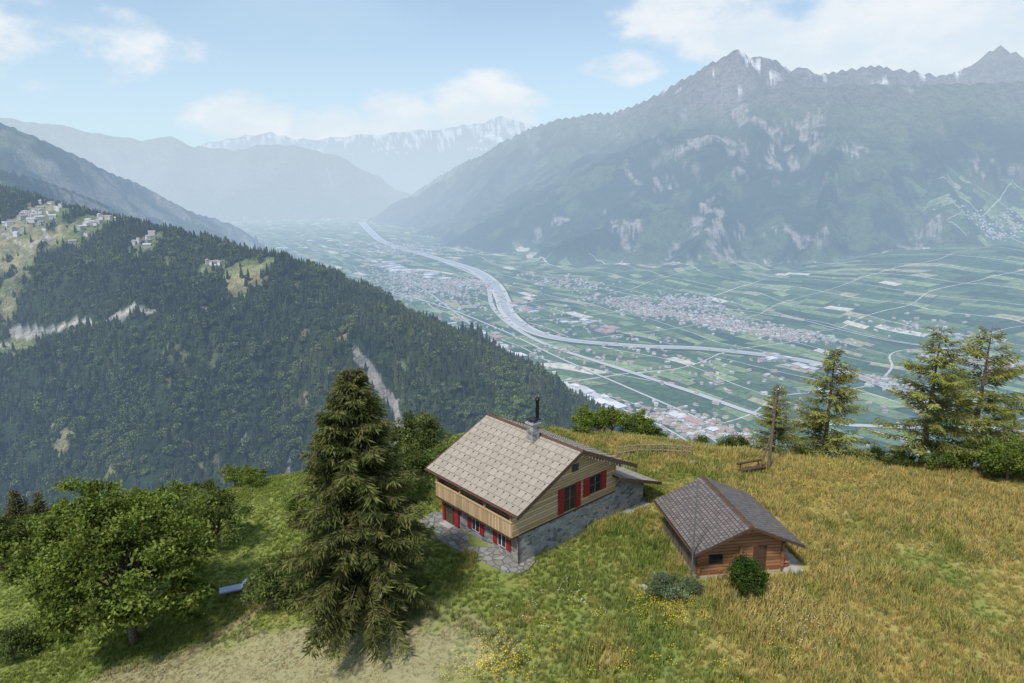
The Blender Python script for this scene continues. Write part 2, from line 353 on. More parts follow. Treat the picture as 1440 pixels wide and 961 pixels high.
strip('road',[(690,478),(760,520),(850,565),(930,600),(980,630)],[12,10],ASPH,3.6)
strip('canal',[(480,350),(560,385),(640,440),(720,500),(800,545)],[14,12],WAT,3.9)
strip('road',[(800,400),(900,418),(1000,432),(1120,450),(1250,480),(1400,500)],[12,10],ASPH,5.2)
# ------------------------------------------------------------------ towns
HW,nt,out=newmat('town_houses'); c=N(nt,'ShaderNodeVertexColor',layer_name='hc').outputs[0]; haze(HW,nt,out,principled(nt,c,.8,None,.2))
def town(name,groups):
    V=[];Q=[];Tn=[];CC=[]; nv=0
    for (cx,cy,rx,ry,ang,n,smin,smax,ind) in groups:
        xs=rng.normal(0,rx*.55,n); ys=rng.normal(0,ry*.55,n); ca,sa=math.cos(ang),math.sin(ang)
        xw=cx+xs*ca-ys*sa; yw=cy+xs*sa+ys*ca; zw=H(xw,yw)
        for x_,y_,z_ in zip(xw,yw,zw):
            a=(-1.035 + (rng.integers(0,2)*math.pi/2)) if ind else rng.uniform(0,3.14); s=rng.uniform(smin,smax)
            w=s*.5*rng.uniform(.8,1.6);l=s*.5*rng.uniform(.7,1.1);hh=(rng.uniform(6,12) if ind else rng.uniform(5,9)); rf=.5 if ind else 2.6
            B=np.array([[-w,-l,-4],[w,-l,-4],[w,l,-4],[-w,l,-4],[-w,-l,hh],[w,-l,hh],[w,l,hh],[-w,l,hh],[-w*1.1,-l*1.15,hh-.3],[w*1.1,-l*1.15,hh-.3],[w*1.1,l*1.15,hh-.3],[-w*1.1,l*1.15,hh-.3],[-w*1.1,0,hh+rf],[w*1.1,0,hh+rf]])
            c,s_=math.cos(a),math.sin(a); Bx=B[:,0]*c-B[:,1]*s_+x_; By=B[:,0]*s_+B[:,1]*c+y_
            V.append(np.column_stack([Bx,By,B[:,2]+z_]))
            Q+= [[nv,nv+1,nv+5,nv+4],[nv+1,nv+2,nv+6,nv+5],[nv+2,nv+3,nv+7,nv+6],[nv+3,nv,nv+4,nv+7],[nv+8,nv+9,nv+13,nv+12],[nv+10,nv+11,nv+12,nv+13]]
            Tn+=[[nv+9,nv+10,nv+13],[nv+11,nv+8,nv+12]]
            wc=np.array([.62,.59,.53])*rng.uniform(.6,1.1)
            k=rng.random()
            rc=np.array([.40,.27,.21]) if k<.4 else np.array([.29,.25,.23]) if k<.7 else np.array([.5,.48,.46])
            if ind: rc=np.array([.6,.6,.6])*rng.uniform(.5,1.2) if k>.25 else np.array([.42,.26,.20])
            if ind and k<.03: rc=np.array([.08,.16,.42])
            CC.append(np.vstack([np.tile(wc,(8,1)),np.tile(rc,(6,1))])); nv+=14
    V=np.concatenate(V); CC=np.concatenate(CC); CC=np.column_stack([np.clip(CC,0,1),np.ones(len(CC))])
    addobj(name,mkmesh(name,V,[Q,Tn],[HW],None,False,{'hc':('FLOAT_COLOR',CC)}))
va=-1.035
def G(px,py,rx,ry,n,a=9,b=20,ind=False,ang=va):
    p=fl(px,py); 
    if py<375 and px>1200: p=hit(px,py)[:2]
    return (p[0],p[1],rx,ry,ang,n,a,b,ind)
town('town',[G(600,400,900,330,700),G(520,418,420,240,260),G(660,400,260,200,200),G(900,432,420,200,340),G(1005,452,330,180,340),G(965,425,300,200,200),G(1075,468,240,110,160),G(1130,470,300,80,100),
 G(560,350,900,500,350,14,34),G(800,400,500,200,150),G(1000,600,210,70,120),G(930,592,200,80,110),G(1250,540,160,90,70),G(1400,515,300,140,190),G(1300,470,400,200,80),G(820,500,900,500,130),G(1000,520,900,400,120),G(700,440,900,500,160)])
town('industrial_estate',[G(815,560,150,75,45,24,70,True),G(790,548,120,50,22,20,50,True),G(690,487,260,60,45,20,55,True),G(660,470,260,80,40,20,50,True),G(560,378,700,150,60,30,80,True),G(745,435,150,60,12,30,60,True),G(840,460,200,80,14,30,60,True),G(975,597,90,40,14,20,50,True),G(1100,510,300,80,20,20,50,True)])
town('hillside_village',[(shelf[0],shelf[1],330,130,0,240,9,18,False)])
gr=[]
for (px,py,r,n) in [(60,297,60,24),(30,320,60,10),(140,312,50,10),(200,342,26,7),(110,330,60,6),(300,375,30,4)]:
    p=hit(px,py); gr.append((p[0],p[1],r*1.3,r,0,n,9,15,False))
town('mountain_hamlet',gr)
# ------------------------------------------------------------------ scatter with geometry nodes
def scatter(name,P,rotz,scl,protos,idx,tilt=None):
    n=len(P); coll=bpy.data.collections.new(name+'_kinds')
    for i,pm in enumerate(protos):
        o=bpy.data.objects.new('%s_kind_%02d'%(name,i),pm); coll.objects.link(o)
    me=bpy.data.meshes.new(name); me.vertices.add(n); me.vertices.foreach_set('co',np.asarray(P,np.float32).ravel())
    rot=np.zeros((n,3),np.float32); rot[:,2]=rotz
    if tilt is not None: rot[:,:2]=tilt
    a=me.attributes.new('rot','FLOAT_VECTOR','POINT'); a.data.foreach_set('vector',rot.ravel())
    scl=np.asarray(scl,np.float32); 
    if scl.ndim==1: scl=np.repeat(scl[:,None],3,1)
    a=me.attributes.new('scl','FLOAT_VECTOR','POINT'); a.data.foreach_set('vector',scl.ravel())
    a=me.attributes.new('kind','INT','POINT'); a.data.foreach_set('value',np.asarray(idx,np.int32))
    o=addobj(name,me)
    g=bpy.data.node_groups.new(name,'GeometryNodeTree')
    g.interface.new_socket('Geometry',in_out='INPUT',socket_type='NodeSocketGeometry'); g.interface.new_socket('Geometry',in_out='OUTPUT',socket_type='NodeSocketGeometry')
    gi=g.nodes.new('NodeGroupInput'); go=g.nodes.new('NodeGroupOutput')
    ci=g.nodes.new('GeometryNodeCollectionInfo'); ci.inputs[0].default_value=coll; ci.inputs[1].default_value=True; ci.inputs[2].default_value=True
    ip=g.nodes.new('GeometryNodeInstanceOnPoints'); ip.inputs['Pick Instance'].default_value=True
    def na(nm,ty):
        q=g.nodes.new('GeometryNodeInputNamedAttribute'); q.data_type=ty; q.inputs[0].default_value=nm; return q.outputs[0]
    L=g.links.new
    L(gi.outputs[0],ip.inputs['Points']); L(ci.outputs[0],ip.inputs['Instance'])
    L(na('kind','INT'),ip.inputs['Instance Index']); L(na('rot','FLOAT_VECTOR'),ip.inputs['Rotation']); L(na('scl','FLOAT_VECTOR'),ip.inputs['Scale'])
    L(ip.outputs[0],go.inputs[0])
    md=o.modifiers.new('scatter','NODES'); md.node_group=g; return o
def far_conifer(seed,tiers=8,pts=9):
    r=np.random.default_rng(seed); V=[];F=[];nv=0
    for k in range(tiers):
        f=k/tiers; z0=.10+f*.84; rad=.17*(1-f)**.8+.012; top=min(1.,z0+.22*(1-f*.5))
        a=np.linspace(0,2*math.pi,pts*2,endpoint=False)+r.uniform(0,1); rr_=np.where(np.arange(pts*2)%2==0,1.,.5)*rad*r.uniform(.7,1.25,pts*2)
        zz=z0-.03*r.uniform(0,1.5,pts*2)
        V.append(np.column_stack([np.cos(a)*rr_,np.sin(a)*rr_,zz])); V.append([[r.uniform(-.01,.01),r.uniform(-.01,.01),top]])
        for i in range(pts*2): F.append([nv+i,nv+(i+1)%(pts*2),nv+pts*2])
        nv+=pts*2+1
    return mkmesh('far_conifer',np.vstack(V),np.array(F),[FCON])
def far_broad(seed,n=240):
    r=np.random.default_rng(seed); cs=r.normal(0,1,(14,3)); cs/=np.linalg.norm(cs,axis=1)[:,None]; cs*=np.array([.26,.26,.28])*r.uniform(.5,1,(14,1)); cs[:,2]+=.55
    c=cs[r.integers(0,14,n)]+r.normal(0,.075,(n,3)); d=r.normal(0,1,(n,3)); d/=np.linalg.norm(d,axis=1)[:,None]
    e=np.cross(d,r.normal(0,1,(n,3))); e/=np.linalg.norm(e,axis=1)[:,None]; s=.055
    V=np.stack([c-d*s-e*s,c+d*s-e*s,c+d*s+e*s,c-d*s+e*s],1).reshape(-1,3)
    return mkmesh('far_broadleaf',V,np.arange(n*4).reshape(-1,4),[FBRO])
n=95000
x_=rng.uniform(-2500,330,n); y_=rng.uniform(560,2700,n)
keep=np.abs(x_/y_)<1.05; x_=x_[keep]; y_=y_[keep]
z_,k_=H(x_,y_,True); cl,rd,sc=spur_masks(x_,y_,12)
nn=fbm(x_/60,y_/60,4,200)
ok=(k_==1)&(rng.random(len(x_))<np.where(cl>.4,.05,1)*(.8+.6*nn))&(rd<.5)&(sc<.5)
x_,y_,z_,nn=x_[ok],y_[ok],z_[ok],nn[ok]
hgt=rng.uniform(13,30,len(x_))*(1+.3*nn)
bro=(rng.random(len(x_))<.15+1.0*np.maximum(0,fbm(x_/130,y_/130,3,210)))
kd=np.where(bro,4+rng.integers(0,2,len(x_)),rng.integers(0,4,len(x_)))
hgt=np.where(bro,hgt*.75,hgt)
scatter('forest',np.column_stack([x_,y_,z_-1]),rng.uniform(0,6.28,len(x_)),np.column_stack([hgt*1.1,hgt*1.1,hgt]),[far_conifer(i) for i in range(4)]+[far_broad(i) for i in range(2)],kd)
# ------------------------------------------------------------------ near vegetation
def leafmat(name,a,b,sc_=1.2,tr=.3):
    m,nt,out=newmat(name); p=OBJ(nt); g=N(nt,'ShaderNodeVertexColor',layer_name='lc').outputs[0]
    n=NZ(nt,p,sc_,3,.6); c=MX(nt,MR(nt,n,.35,.65),a,b); c=MX(nt,1.,c,g,'MULTIPLY')
    d=N(nt,'ShaderNodeBsdfDiffuse',{0:c}); t=N(nt,'ShaderNodeBsdfTranslucent',{0:c})
    mx=N(nt,'ShaderNodeMixShader',{0:tr,1:d.outputs[0],2:t.outputs[0]}); nt.links.new(mx.outputs[0],out.inputs[0]); return m
BARK=simple('bark',(.15,.115,.085),.9,0,.35,6,.1,.03)
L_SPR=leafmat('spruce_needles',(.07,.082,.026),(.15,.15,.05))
L_LAR=leafmat('larch_needles',(.19,.21,.055),(.31,.31,.09))
L_BRO=leafmat('leaves',(.10,.145,.03),(.205,.245,.05))
L_BUS=leafmat('bush_leaves',(.075,.105,.03),(.155,.185,.055))
L_GRY=leafmat('greygreen_leaves',(.13,.17,.085),(.22,.26,.14))
def tube(p0,p1,r0,r1,n=7):
    p0=np.array(p0,float);p1=np.array(p1,float); d=p1-p0; d/=np.linalg.norm(d)+1e-9
    a=np.cross(d,[0,0,1.] if abs(d[2])<.9 else [1.,0,0]); a/=np.linalg.norm(a); b=np.cross(d,a)
    t=np.linspace(0,2*math.pi,n,endpoint=False); c=np.cos(t)[:,None]*a+np.sin(t)[:,None]*b
    V=np.vstack([p0+c*r0,p1+c*r1]); i=np.arange(n); F=np.stack([i,(i+1)%n,n+(i+1)%n,n+i],1); return V,F
class Acc:
    def __init__(s): s.V=[];s.F=[];s.M=[];s.C=[];s.n=0
    def add(s,V,F,m,c=1.):
        V=np.asarray(V); F=np.asarray(F); s.V.append(V); s.F.append(F+s.n); s.M.append(np.full(len(F),m)); s.n+=len(V)
        c=np.broadcast_to(np.asarray(c,float).reshape(-1,1) if np.ndim(c) else np.full((1,1),c),(len(V),1)); s.C.append(c)
    def mesh(s,name,mats):
        C=np.concatenate(s.C); C=np.column_stack([C,C,C,np.ones(len(C))])
        return mkmesh(name,np.vstack(s.V),np.vstack(s.F),mats,np.concatenate(s.M),False,{'lc':('FLOAT_COLOR',C)})
def spruce_mesh(name,h,R,seed,mat,per_m=26,droop=.45,dz=.13,pw=.8,zb=1.2,kite=.11,tl0=.35,gap=0.,sag=.35,reps=5,lobe=1.):
    r=np.random.default_rng(seed); A=Acc()
    for i in range(6): 
        f0,f1=i/6,(i+1)/6; V,F=tube([0,0,f0*h-.4*(i==0)],[0,0,f1*h],.022*h*(1-f0)+.02,.022*h*(1-f1)+.015,8); A.add(V,F,0)
    P=[];D=[];T=[];B=[]
    z=zb
    lobes=r.uniform(0,6.28,5)
    while z<h*.99:
        f=(z-zb)/(h-zb)
        a=r.uniform(0,6.283)
        lob=1+lobe*(.14*math.sin(a*2+lobes[0]+z*.7)+.10*math.sin(a*3+lobes[1]-z*1.1))
        L=R*((1-f)**pw)*r.uniform(.7,1.12)*lob+.15
        if f<.08: L*=.6+4.5*f
        if r.random()>gap:
            o=np.array([math.cos(a),math.sin(a),0]); sd=np.array([-o[1],o[0],0])
            dr=droop*(1-f*.8)*r.uniform(.7,1.3); up=.25*f+.05
            def pt(s): return o*(L*s)[:,None]+np.array([0,0,1.])*(z+L*(up*s-dr*s*s+.12*s**4))[:,None]
            q=pt(np.array([0,.5,.95])); 
            for u_,v_,ra,rb in((q[0],q[1],.035,.022),(q[1],q[2],.022,.008)):
                V,F=tube(u_,v_,ra,rb,3); A.add(V,F,0)
            n_=max(3,int(L/dz)); s=(np.arange(n_)+r.random(n_))/n_; s=s*.9+.1
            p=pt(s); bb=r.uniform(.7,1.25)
            for rep in range(reps):
                sg=r.choice([-1,1],n_)
                b=r.uniform(.35,1.25,n_)
                dd=o*np.cos(b)[:,None]+sd*(np.sin(b)*sg)[:,None]+np.array([0,0,1.])*(-sag*r.uniform(.2,2.2,n_))[:,None]
                tl=(tl0+tl0*r.random(n_))*(1.15-.45*s)*min(1,.45+L*.3)
                off=r.uniform(0,.75,n_)*tl
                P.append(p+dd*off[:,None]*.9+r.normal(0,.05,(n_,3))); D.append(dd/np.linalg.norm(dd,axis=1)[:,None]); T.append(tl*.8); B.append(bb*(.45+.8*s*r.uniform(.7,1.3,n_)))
        z+=1./per_m*r.uniform(.5,1.5)
    P=np.vstack(P);D=np.vstack(D);D+=r.normal(0,.22,D.shape);T=np.concatenate(T)[:,None];B=np.concatenate(B)
    nn=np.cross(D,r.normal(0,1,D.shape)); nn/=np.linalg.norm(nn,axis=1)[:,None]
    V=np.stack([P,P+D*T*.45+nn*kite*.5,P+D*T,P+D*T*.45-nn*kite*.5],1).reshape(-1,3)
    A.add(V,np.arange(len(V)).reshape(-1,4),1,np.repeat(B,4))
    return A.mesh(name,[BARK,mat])
def leafy_mesh(name,h,w,seed,mat,nc=70,lpc=420,ls=.11,z0=.22,cr=.75,trunk=True,multi=1,rmin=.15,lobe=1.,zmin=-.5):
    r=np.random.default_rng(seed); A=Acc()
    d=r.normal(0,1,(nc,3)); d/=np.linalg.norm(d,axis=1)[:,None]; rad=r.uniform(rmin,1.,nc)[:,None]**.5
    d[:,2]=np.where(d[:,2]<zmin,-d[:,2]*.5,d[:,2])
    az=np.arctan2(d[:,1],d[:,0]); lob=1+lobe*(.18*np.sin(az*2+seed)+.14*np.sin(az*3+seed*2+d[:,2]*3))
    hc=(h*(1+z0))/2; c=d*rad*np.array([w/2-cr*.5,w/2-cr*.5,h*(1-z0)/2-cr*.4])*(lob*r.uniform(.85,1.1,nc))[:,None]; c[:,2]+=hc
    if trunk:
        for m in range(multi):
            off=np.array([r.uniform(-.3,.3)*multi*.8,r.uniform(-.3,.3)*multi*.5,0])*(multi>1)
            fk=np.array([0,0,h*.42])+off*1.5; V,F=tube(off+[0,0,-.4],fk,.03*h*.6+.05,.02*h*.6+.03,8); A.add(V,F,0)
            for q in c[r.permutation(nc)[:24]]:
                k=r.uniform(.35,1); b=off+(fk-off)*k; midp=(b+q)/2+[0,0,.15*h*.2]; 
                for u_,v_,ra,rb in((b,midp,.07,.045),(midp,q,.045,.012)): 
                    V,F=tube(u_,v_,ra*h/9,rb*h/9,4); A.add(V,F,0)
    n_=nc*lpc; ci=np.repeat(np.arange(nc),lpc); cs=cr*r.uniform(.45,1.3,nc)
    ns=9; sprd=r.normal(0,1,(nc,ns,3)); sprd/=np.linalg.norm(sprd,axis=2)[...,None]; si=r.integers(0,ns,n_)
    e=sprd[ci,si]*r.uniform(.1,1.25,n_)[:,None]+r.normal(0,.28,(n_,3))
    p=c[ci]+e*cs[ci][:,None]*np.array([1,1,.6])
    p[:,2]=np.where(p[:,2]<.08,.08-p[:,2]*.3,p[:,2]); cb=r.uniform(.6,1.3,nc)[ci]
    nrm=r.normal(0,1,(n_,3))*.8+np.array([0,0,.7]); nrm/=np.linalg.norm(nrm,axis=1)[:,None]
    t1=np.cross(nrm,r.normal(0,1,(n_,3))); t1/=np.linalg.norm(t1,axis=1)[:,None]; t2=np.cross(nrm,t1)
    s=(ls*r.uniform(.6,1.3,n_))[:,None]
    V=np.stack([p-t1*s,p-t2*s*.55,p+t1*s,p+t2*s*.55],1).reshape(-1,3)
    A.add(V,np.arange(len(V)).reshape(-1,4),1,np.repeat(cb*r.uniform(.75,1.25,n_),4))
    return A.mesh(name,[BARK,mat])
def place(name,me,x,y,rot=0.,dz=0.,s=1.):
    o=addobj(name,me,None,(x,y,Hz(x,y)+dz),rot); o.scale=(s,s,s); return o
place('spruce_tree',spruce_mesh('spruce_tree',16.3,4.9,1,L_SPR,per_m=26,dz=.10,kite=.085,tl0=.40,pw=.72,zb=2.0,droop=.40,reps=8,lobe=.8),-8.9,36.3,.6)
place('broadleaf_tree',leafy_mesh('broadleaf_tree',11.6,11.6,2,L_BRO,nc=230,lpc=300,ls=.135,z0=.06,cr=1.0,multi=3,rmin=.4,lobe=.45,zmin=-.75),-25.4,39.8)
SM=leafy_mesh('small_tree',5.2,5.6,3,L_BUS,nc=44,lpc=260,ls=.09,z0=.25,cr=.65,multi=2)
BU=leafy_mesh('bush',2.6,3.2,4,L_BUS,nc=26,lpc=280,ls=.08,z0=.0,cr=.55,trunk=True)
BU2=leafy_mesh('bush',3.0,4.2,5,L_BRO,nc=34,lpc=280,ls=.08,z0=.0,cr=.6,trunk=True)
IVY=leafy_mesh('shrub',2.5,2.3,6,leafmat('shrub_leaves',(.035,.07,.014),(.075,.12,.025)),nc=30,lpc=360,ls=.07,z0=.0,cr=.45)
GRY=leafy_mesh('shrub_grey',1.7,2.6,7,L_GRY,nc=26,lpc=340,ls=.06,z0=.0,cr=.45)
def pg(px,py):
    p=hit(px,py); return p[0],p[1]
x,y=pg(306,778); place('small_tree',SM,x,y,.3,0,1.1)
x,y=pg(385,858); place('bush',BU,x,y,.5,0,1.25)
x,y=pg(400,830); place('bush',BU,x,y,2.5,0,1.0)
x,y=pg(440,735); place('bush',BU2,x,y,1.5,0,1.1)
x,y=pg(590,700); place('small_tree',SM,x-1,y+5,2.0,-.3,1.25)
place('small_tree',SM,-9.5,52,1.0,-.3,1.15)
x,y=pg(1047,838); place('shrub',IVY,x,y,0,0,1.1)
x,y=pg(938,842); place('shrub',GRY,x,y)
x,y=pg(965,835); place('shrub',GRY,x,y,2,0,.7)
x,y=pg(20,930); place('bush',BU,x,y,1,0,1.)
x,y=pg(60,905); place('bush',BU,x,y,3,0,.8)
LA=spruce_mesh('larch_tree',12.5,4.6,11,L_LAR,per_m=13,droop=.2,dz=.15,pw=.62,zb=1.0,kite=.08,tl0=.36,gap=.12,sag=.35,reps=6)
LB=spruce_mesh('larch_tree',13.5,4.6,12,L_LAR,per_m=9.5,droop=.1,dz=.14,pw=.55,zb=2,kite=.08,tl0=.38,gap=.2,sag=.3,reps=7,lobe=1.6)
def at_d(px,yy): return (px-720)/FPX*yy/ (cp-.15*sp),yy
for nm,me_,px,yy,ro,s in [('larch_tree',LA,1160,63,0,.97),('larch_tree',LB,1300,58,1,1.0),('larch_tree',LB,1368,60,3,1.05),('larch_tree',LA,1420,64,2,.85),('larch_tree',LA,1088,62,4,.62)]:
    x,y=at_d(px,yy); place(nm,me_,x,y,ro,-.2,s)
for px,yy,me_,s in [(1340,56,BU2,1.0),(1385,55,BU,1.2),(1420,55,BU2,1.2),(1450,56,BU2,1.2),(1425,53,BU2,1.3),(1455,53,BU,1.5),(1210,62,BU,.8),(1240,61,BU,.9),(1130,64,BU2,.8),(820,66,BU2,1.),(860,66,BU2,1.2),(895,67,BU2,1.1),(915,68,BU,1.),(985,66,BU,.7),(1040,65,BU,1.),(1020,66,BU2,.7),(1270,58,BU,.9),
      (350,63,BU2,.8),(325,65,BU2,.9),(250,66,BU2,1.),(200,65,BU2,1.2),(160,64,BU2,1.0),(120,64,BU,1.2),(230,64,BU,.9),(285,66,BU,.8)]:
    x,y=at_d(px,yy); place('bush',me_,x,y,px,-.2,s)
SPS=spruce_mesh('young_spruce',7.5,2.2,31,L_SPR,per_m=20,dz=.14,zb=.4,kite=.09,reps=6)
for px,yy,s in [(5,64,.95),(40,67,.9),(75,68,.8),(22,71,1.0),(-60,64,1.2)]:
    x,y=at_d(px,yy); place('young_spruce',SPS,x,y,px,-.3,s)
for px,yy,me_,s in [(20,60,BU2,1.4),(60,61,BU2,1.3),(100,62,BU2,1.4),(0,57,BU2,1.3),(-40,55,SM,1.2),(60,66,BU2,1.4),(110,67,BU2,1.2)]:
    x,y=at_d(px,yy); place('bush' if me_ is BU2 else 'small_tree',me_,x,y,px,-.3,s)
# ------------------------------------------------------------------ building materials
def roof_mat(name,c1,c2,w,h_,line,off=0.5,bias=0.,ms=.022,st=.35):
    m,nt,out=newmat(name); uv=N(nt,'ShaderNodeAttribute',attribute_name='ruv').outputs['Vector']
    b=N(nt,'ShaderNodeTexBrick',{'Vector':uv,'Color1':c1+(1,),'Color2':c2+(1,),'Mortar':line+(1,),'Scale':1.,'Mortar Size':ms,'Mortar Smooth':.2,'Brick Width':w,'Row Height':h_,'Bias':bias},offset=off)
    n=NZ(nt,uv,1.3,5,.6); c=MX(nt,1.,b.outputs[0],MX(nt,n,(.84,.84,.84),(1.13,1.12,1.10)),'MULTIPLY')
    n4=NZ(nt,SC(nt,uv,(3,.35,1)),1.,4,.6); c=MX(nt,MR(nt,n4,.5,.85,0,st),c,(.20,.175,.15))
    nt.links.new(principled(nt,c,.75,bump(nt,M(nt,'SUBTRACT',1.,b.outputs[1]),.02,.7),.3),out.inputs[0]); return m
ROOF=roof_mat('roof_slates',(.305,.262,.212),(.355,.308,.255),.62,.62,(.185,.155,.125),.5,0.,.026,.25)
ROOFB=roof_mat('barn_roof_tiles',(.125,.107,.10),(.20,.175,.16),.30,.27,(.055,.045,.045),.5,0.,.03,.2)
def wood_mat(name,a,b,pitch,axis,dark=.35,grain=14.):
    m,nt,out=newmat(name); p=OBJ(nt); s=N(nt,'ShaderNodeSeparateXYZ',{0:p})
    q=M(nt,'DIVIDE',s.outputs[axis],pitch); fr=M(nt,'FRACT',q); id_=M(nt,'FLOOR',q)
    line=M(nt,'MINIMUM',MR(nt,fr,0,.12),MR(nt,fr,1.,.9,0,1))
    wn=N(nt,'ShaderNodeTexWhiteNoise',{'W':id_},noise_dimensions='1D').outputs[0]
    sv=(1.2,1.2,grain) if axis==2 else (grain,grain,1.2)
    n=NZ(nt,SC(nt,p,sv),1.,5,.65)
    f=M(nt,'ADD',M(nt,'MULTIPLY',wn,.5),M(nt,'MULTIPLY',n,.6)); c=MX(nt,MR(nt,f,.2,.95),a,b)
    c=MX(nt,M(nt,'MULTIPLY',M(nt,'SUBTRACT',1.,line),1-dark),c,(.05,.03,.02))
    nt.links.new(principled(nt,c,.75,bump(nt,M(nt,'ADD',line,M(nt,'MULTIPLY',n,.15)),.03,.8),.25),out.inputs[0]); return m
WL=wood_mat('larch_planks',(.38,.255,.13),(.62,.46,.28),.2,2,.15)
WV=wood_mat('larch_boards',(.38,.26,.13),(.63,.47,.29),.16,1)
WR=wood_mat('barn_logs',(.22,.095,.045),(.42,.20,.10),.22,2,.15)
WG=wood_mat('weathered_boards',(.11,.085,.065),(.23,.18,.14),.18,1)
WD=simple('dark_timber',(.085,.05,.03),.7,0,.3,5)
RED=simple('red_shutter_paint',(.27,.012,.018),.5,0,.12,4,.4)
GLS=simple('window_glass',(.02,.025,.03),.08,0,.1,1,.8)
WHT=simple('white_paint',(.75,.74,.70),.6,0,.05)
MET=simple('grey_metal',(.35,.36,.37),.4,.8,.1)
BLK=simple('black_metal',(.02,.02,.022),.4,.6,.1)
CON=simple('concrete',(.36,.34,.31),.9,0,.2,2,.2,.02)
FAS=simple('fascia_brown',(.10,.045,.03),.6,0,.15,3)
def stone(name,sc_,a,b,c3,mort,flat=False):
    m,nt,out=newmat(name); p=OBJ(nt); p2=SC(nt,p,(1,1,1) if flat else (1,1,1.9))
    p2=N(nt,'ShaderNodeVectorMath',{0:p2,1:SC(nt,N(nt,'ShaderNodeTexNoise',{'Vector':p,'Scale':2.5}).outputs[1],(.18,.18,.18))},operation='ADD').outputs[0]
    v=N(nt,'ShaderNodeTexVoronoi',{'Vector':p2,'Scale':sc_}); e=N(nt,'ShaderNodeTexVoronoi',{'Vector':p2,'Scale':sc_},feature='DISTANCE_TO_EDGE').outputs[0]
    r=N(nt,'ShaderNodeSeparateXYZ',{0:v.outputs['Color']}); n=NZ(nt,p,9,4,.6)
    c=MX(nt,r.outputs[0],a,b); c=MX(nt,MR(nt,r.outputs[1],.7,.85,0,.8),c,c3); c=MX(nt,1.,c,MX(nt,n,(.75,.75,.75),(1.2,1.2,1.2)),'MULTIPLY')
    k=MR(nt,e,.02,.09); c=MX(nt,k,mort,c)
    nt.links.new(principled(nt,c,.85,bump(nt,M(nt,'ADD',k,M(nt,'MULTIPLY',n,.4)),.05,.8),.25),out.inputs[0]); return m
STO=stone('stone_masonry',2.1,(.11,.115,.12),(.40,.40,.395),(.32,.26,.19),(.36,.35,.33))
PAV=stone('paving',1.9,(.19,.185,.18),(.30,.295,.285),(.24,.20,.16),(.12,.13,.09),True)
# ------------------------------------------------------------------ building helpers (local frames)
def box(name,par,x0,x1,y0,y1,z0,z1,mat,bev=0.):
    V=[[x,y,z] for z in (z0,z1) for x,y in ((x0,y0),(x1,y0),(x1,y1),(x0,y1))]
    F=[[3,2,1,0],[4,5,6,7],[0,1,5,4],[1,2,6,5],[2,3,7,6],[3,0,4,7]]
    o=addobj(name,mkmesh(name,V,np.array(F),[mat]),par)
    if bev: b=o.modifiers.new('b','BEVEL'); b.width=bev; b.segments=2
    return o
def prism(name,par,prof,y0,y1,mat):
    n=len(prof); V=[[p[0],y0,p[1]] for p in prof]+[[p[0],y1,p[1]] for p in prof]
    bm=bmesh.new(); vs=[bm.verts.new(v) for v in V]
    bm.faces.new(vs[:n]); bm.faces.new(vs[n:][::-1])
    for i in range(n): bm.faces.new([vs[i],vs[n+i],vs[n+(i+1)%n],vs[(i+1)%n]])
    bmesh.ops.recalc_face_normals(bm,faces=bm.faces); me=bpy.data.meshes.new(name); bm.to_mesh(me); bm.free(); me.materials.append(mat)
    return addobj(name,me,par)
def slab(name,par,xa,za,xb,zb,y0,y1,th_,mat,under,flip=False):
    V=[[xa,y0,za],[xb,y0,zb],[xb,y1,zb],[xa,y1,za],[xa,y0,za-th_],[xb,y0,zb-th_],[xb,y1,zb-th_],[xa,y1,za-th_]]
    F=[[0,1,2,3],[7,6,5,4],[4,5,1,0],[5,6,2,1],[6,7,3,2],[7,4,0,3]]
    me=mkmesh(name,V,np.array(F),[mat,under],[0,1,1,1,1,1]); L=math.hypot(xb-xa,zb-za)
    a=me.attributes.new('ruv','FLOAT_VECTOR','POINT'); u=[(y0,0,0),(y0,L,0),(y1,L,0),(y1,0,0)]*2
    a.data.foreach_set('vector',np.array(u,np.float32).ravel()); return addobj(name,me,par)
def cyl(name,par,p0,p1,r0,r1,mat,n=12):
    V,F=tube(p0,p1,r0,r1,n)
    return addobj(name,mkmesh(name,V,[F,np.array([list(range(n))[::-1],list(range(n,2*n))])],[mat]),par)
def boxes(name,par,L,mat):
    V=[];F=[]
    for i,(x0,x1,y0,y1,z0,z1) in enumerate(L):
        V+=[[x,y,z] for z in (z0,z1) for x,y in ((x0,y0),(x1,y0),(x1,y1),(x0,y1))]
        F+=[[a+8*i for a in f] for f in [[3,2,1,0],[4,5,6,7],[0,1,5,4],[1,2,6,5],[2,3,7,6],[3,0,4,7]]]
    return addobj(name,mkmesh(name,V,np.array(F),[mat]),par)
def empty(name,loc,rot=0.):
    e=bpy.data.objects.new(name,None); scene.collection.objects.link(e); e.location=loc; e.rotation_euler=(0,0,rot); e.empty_display_size=.5; return e
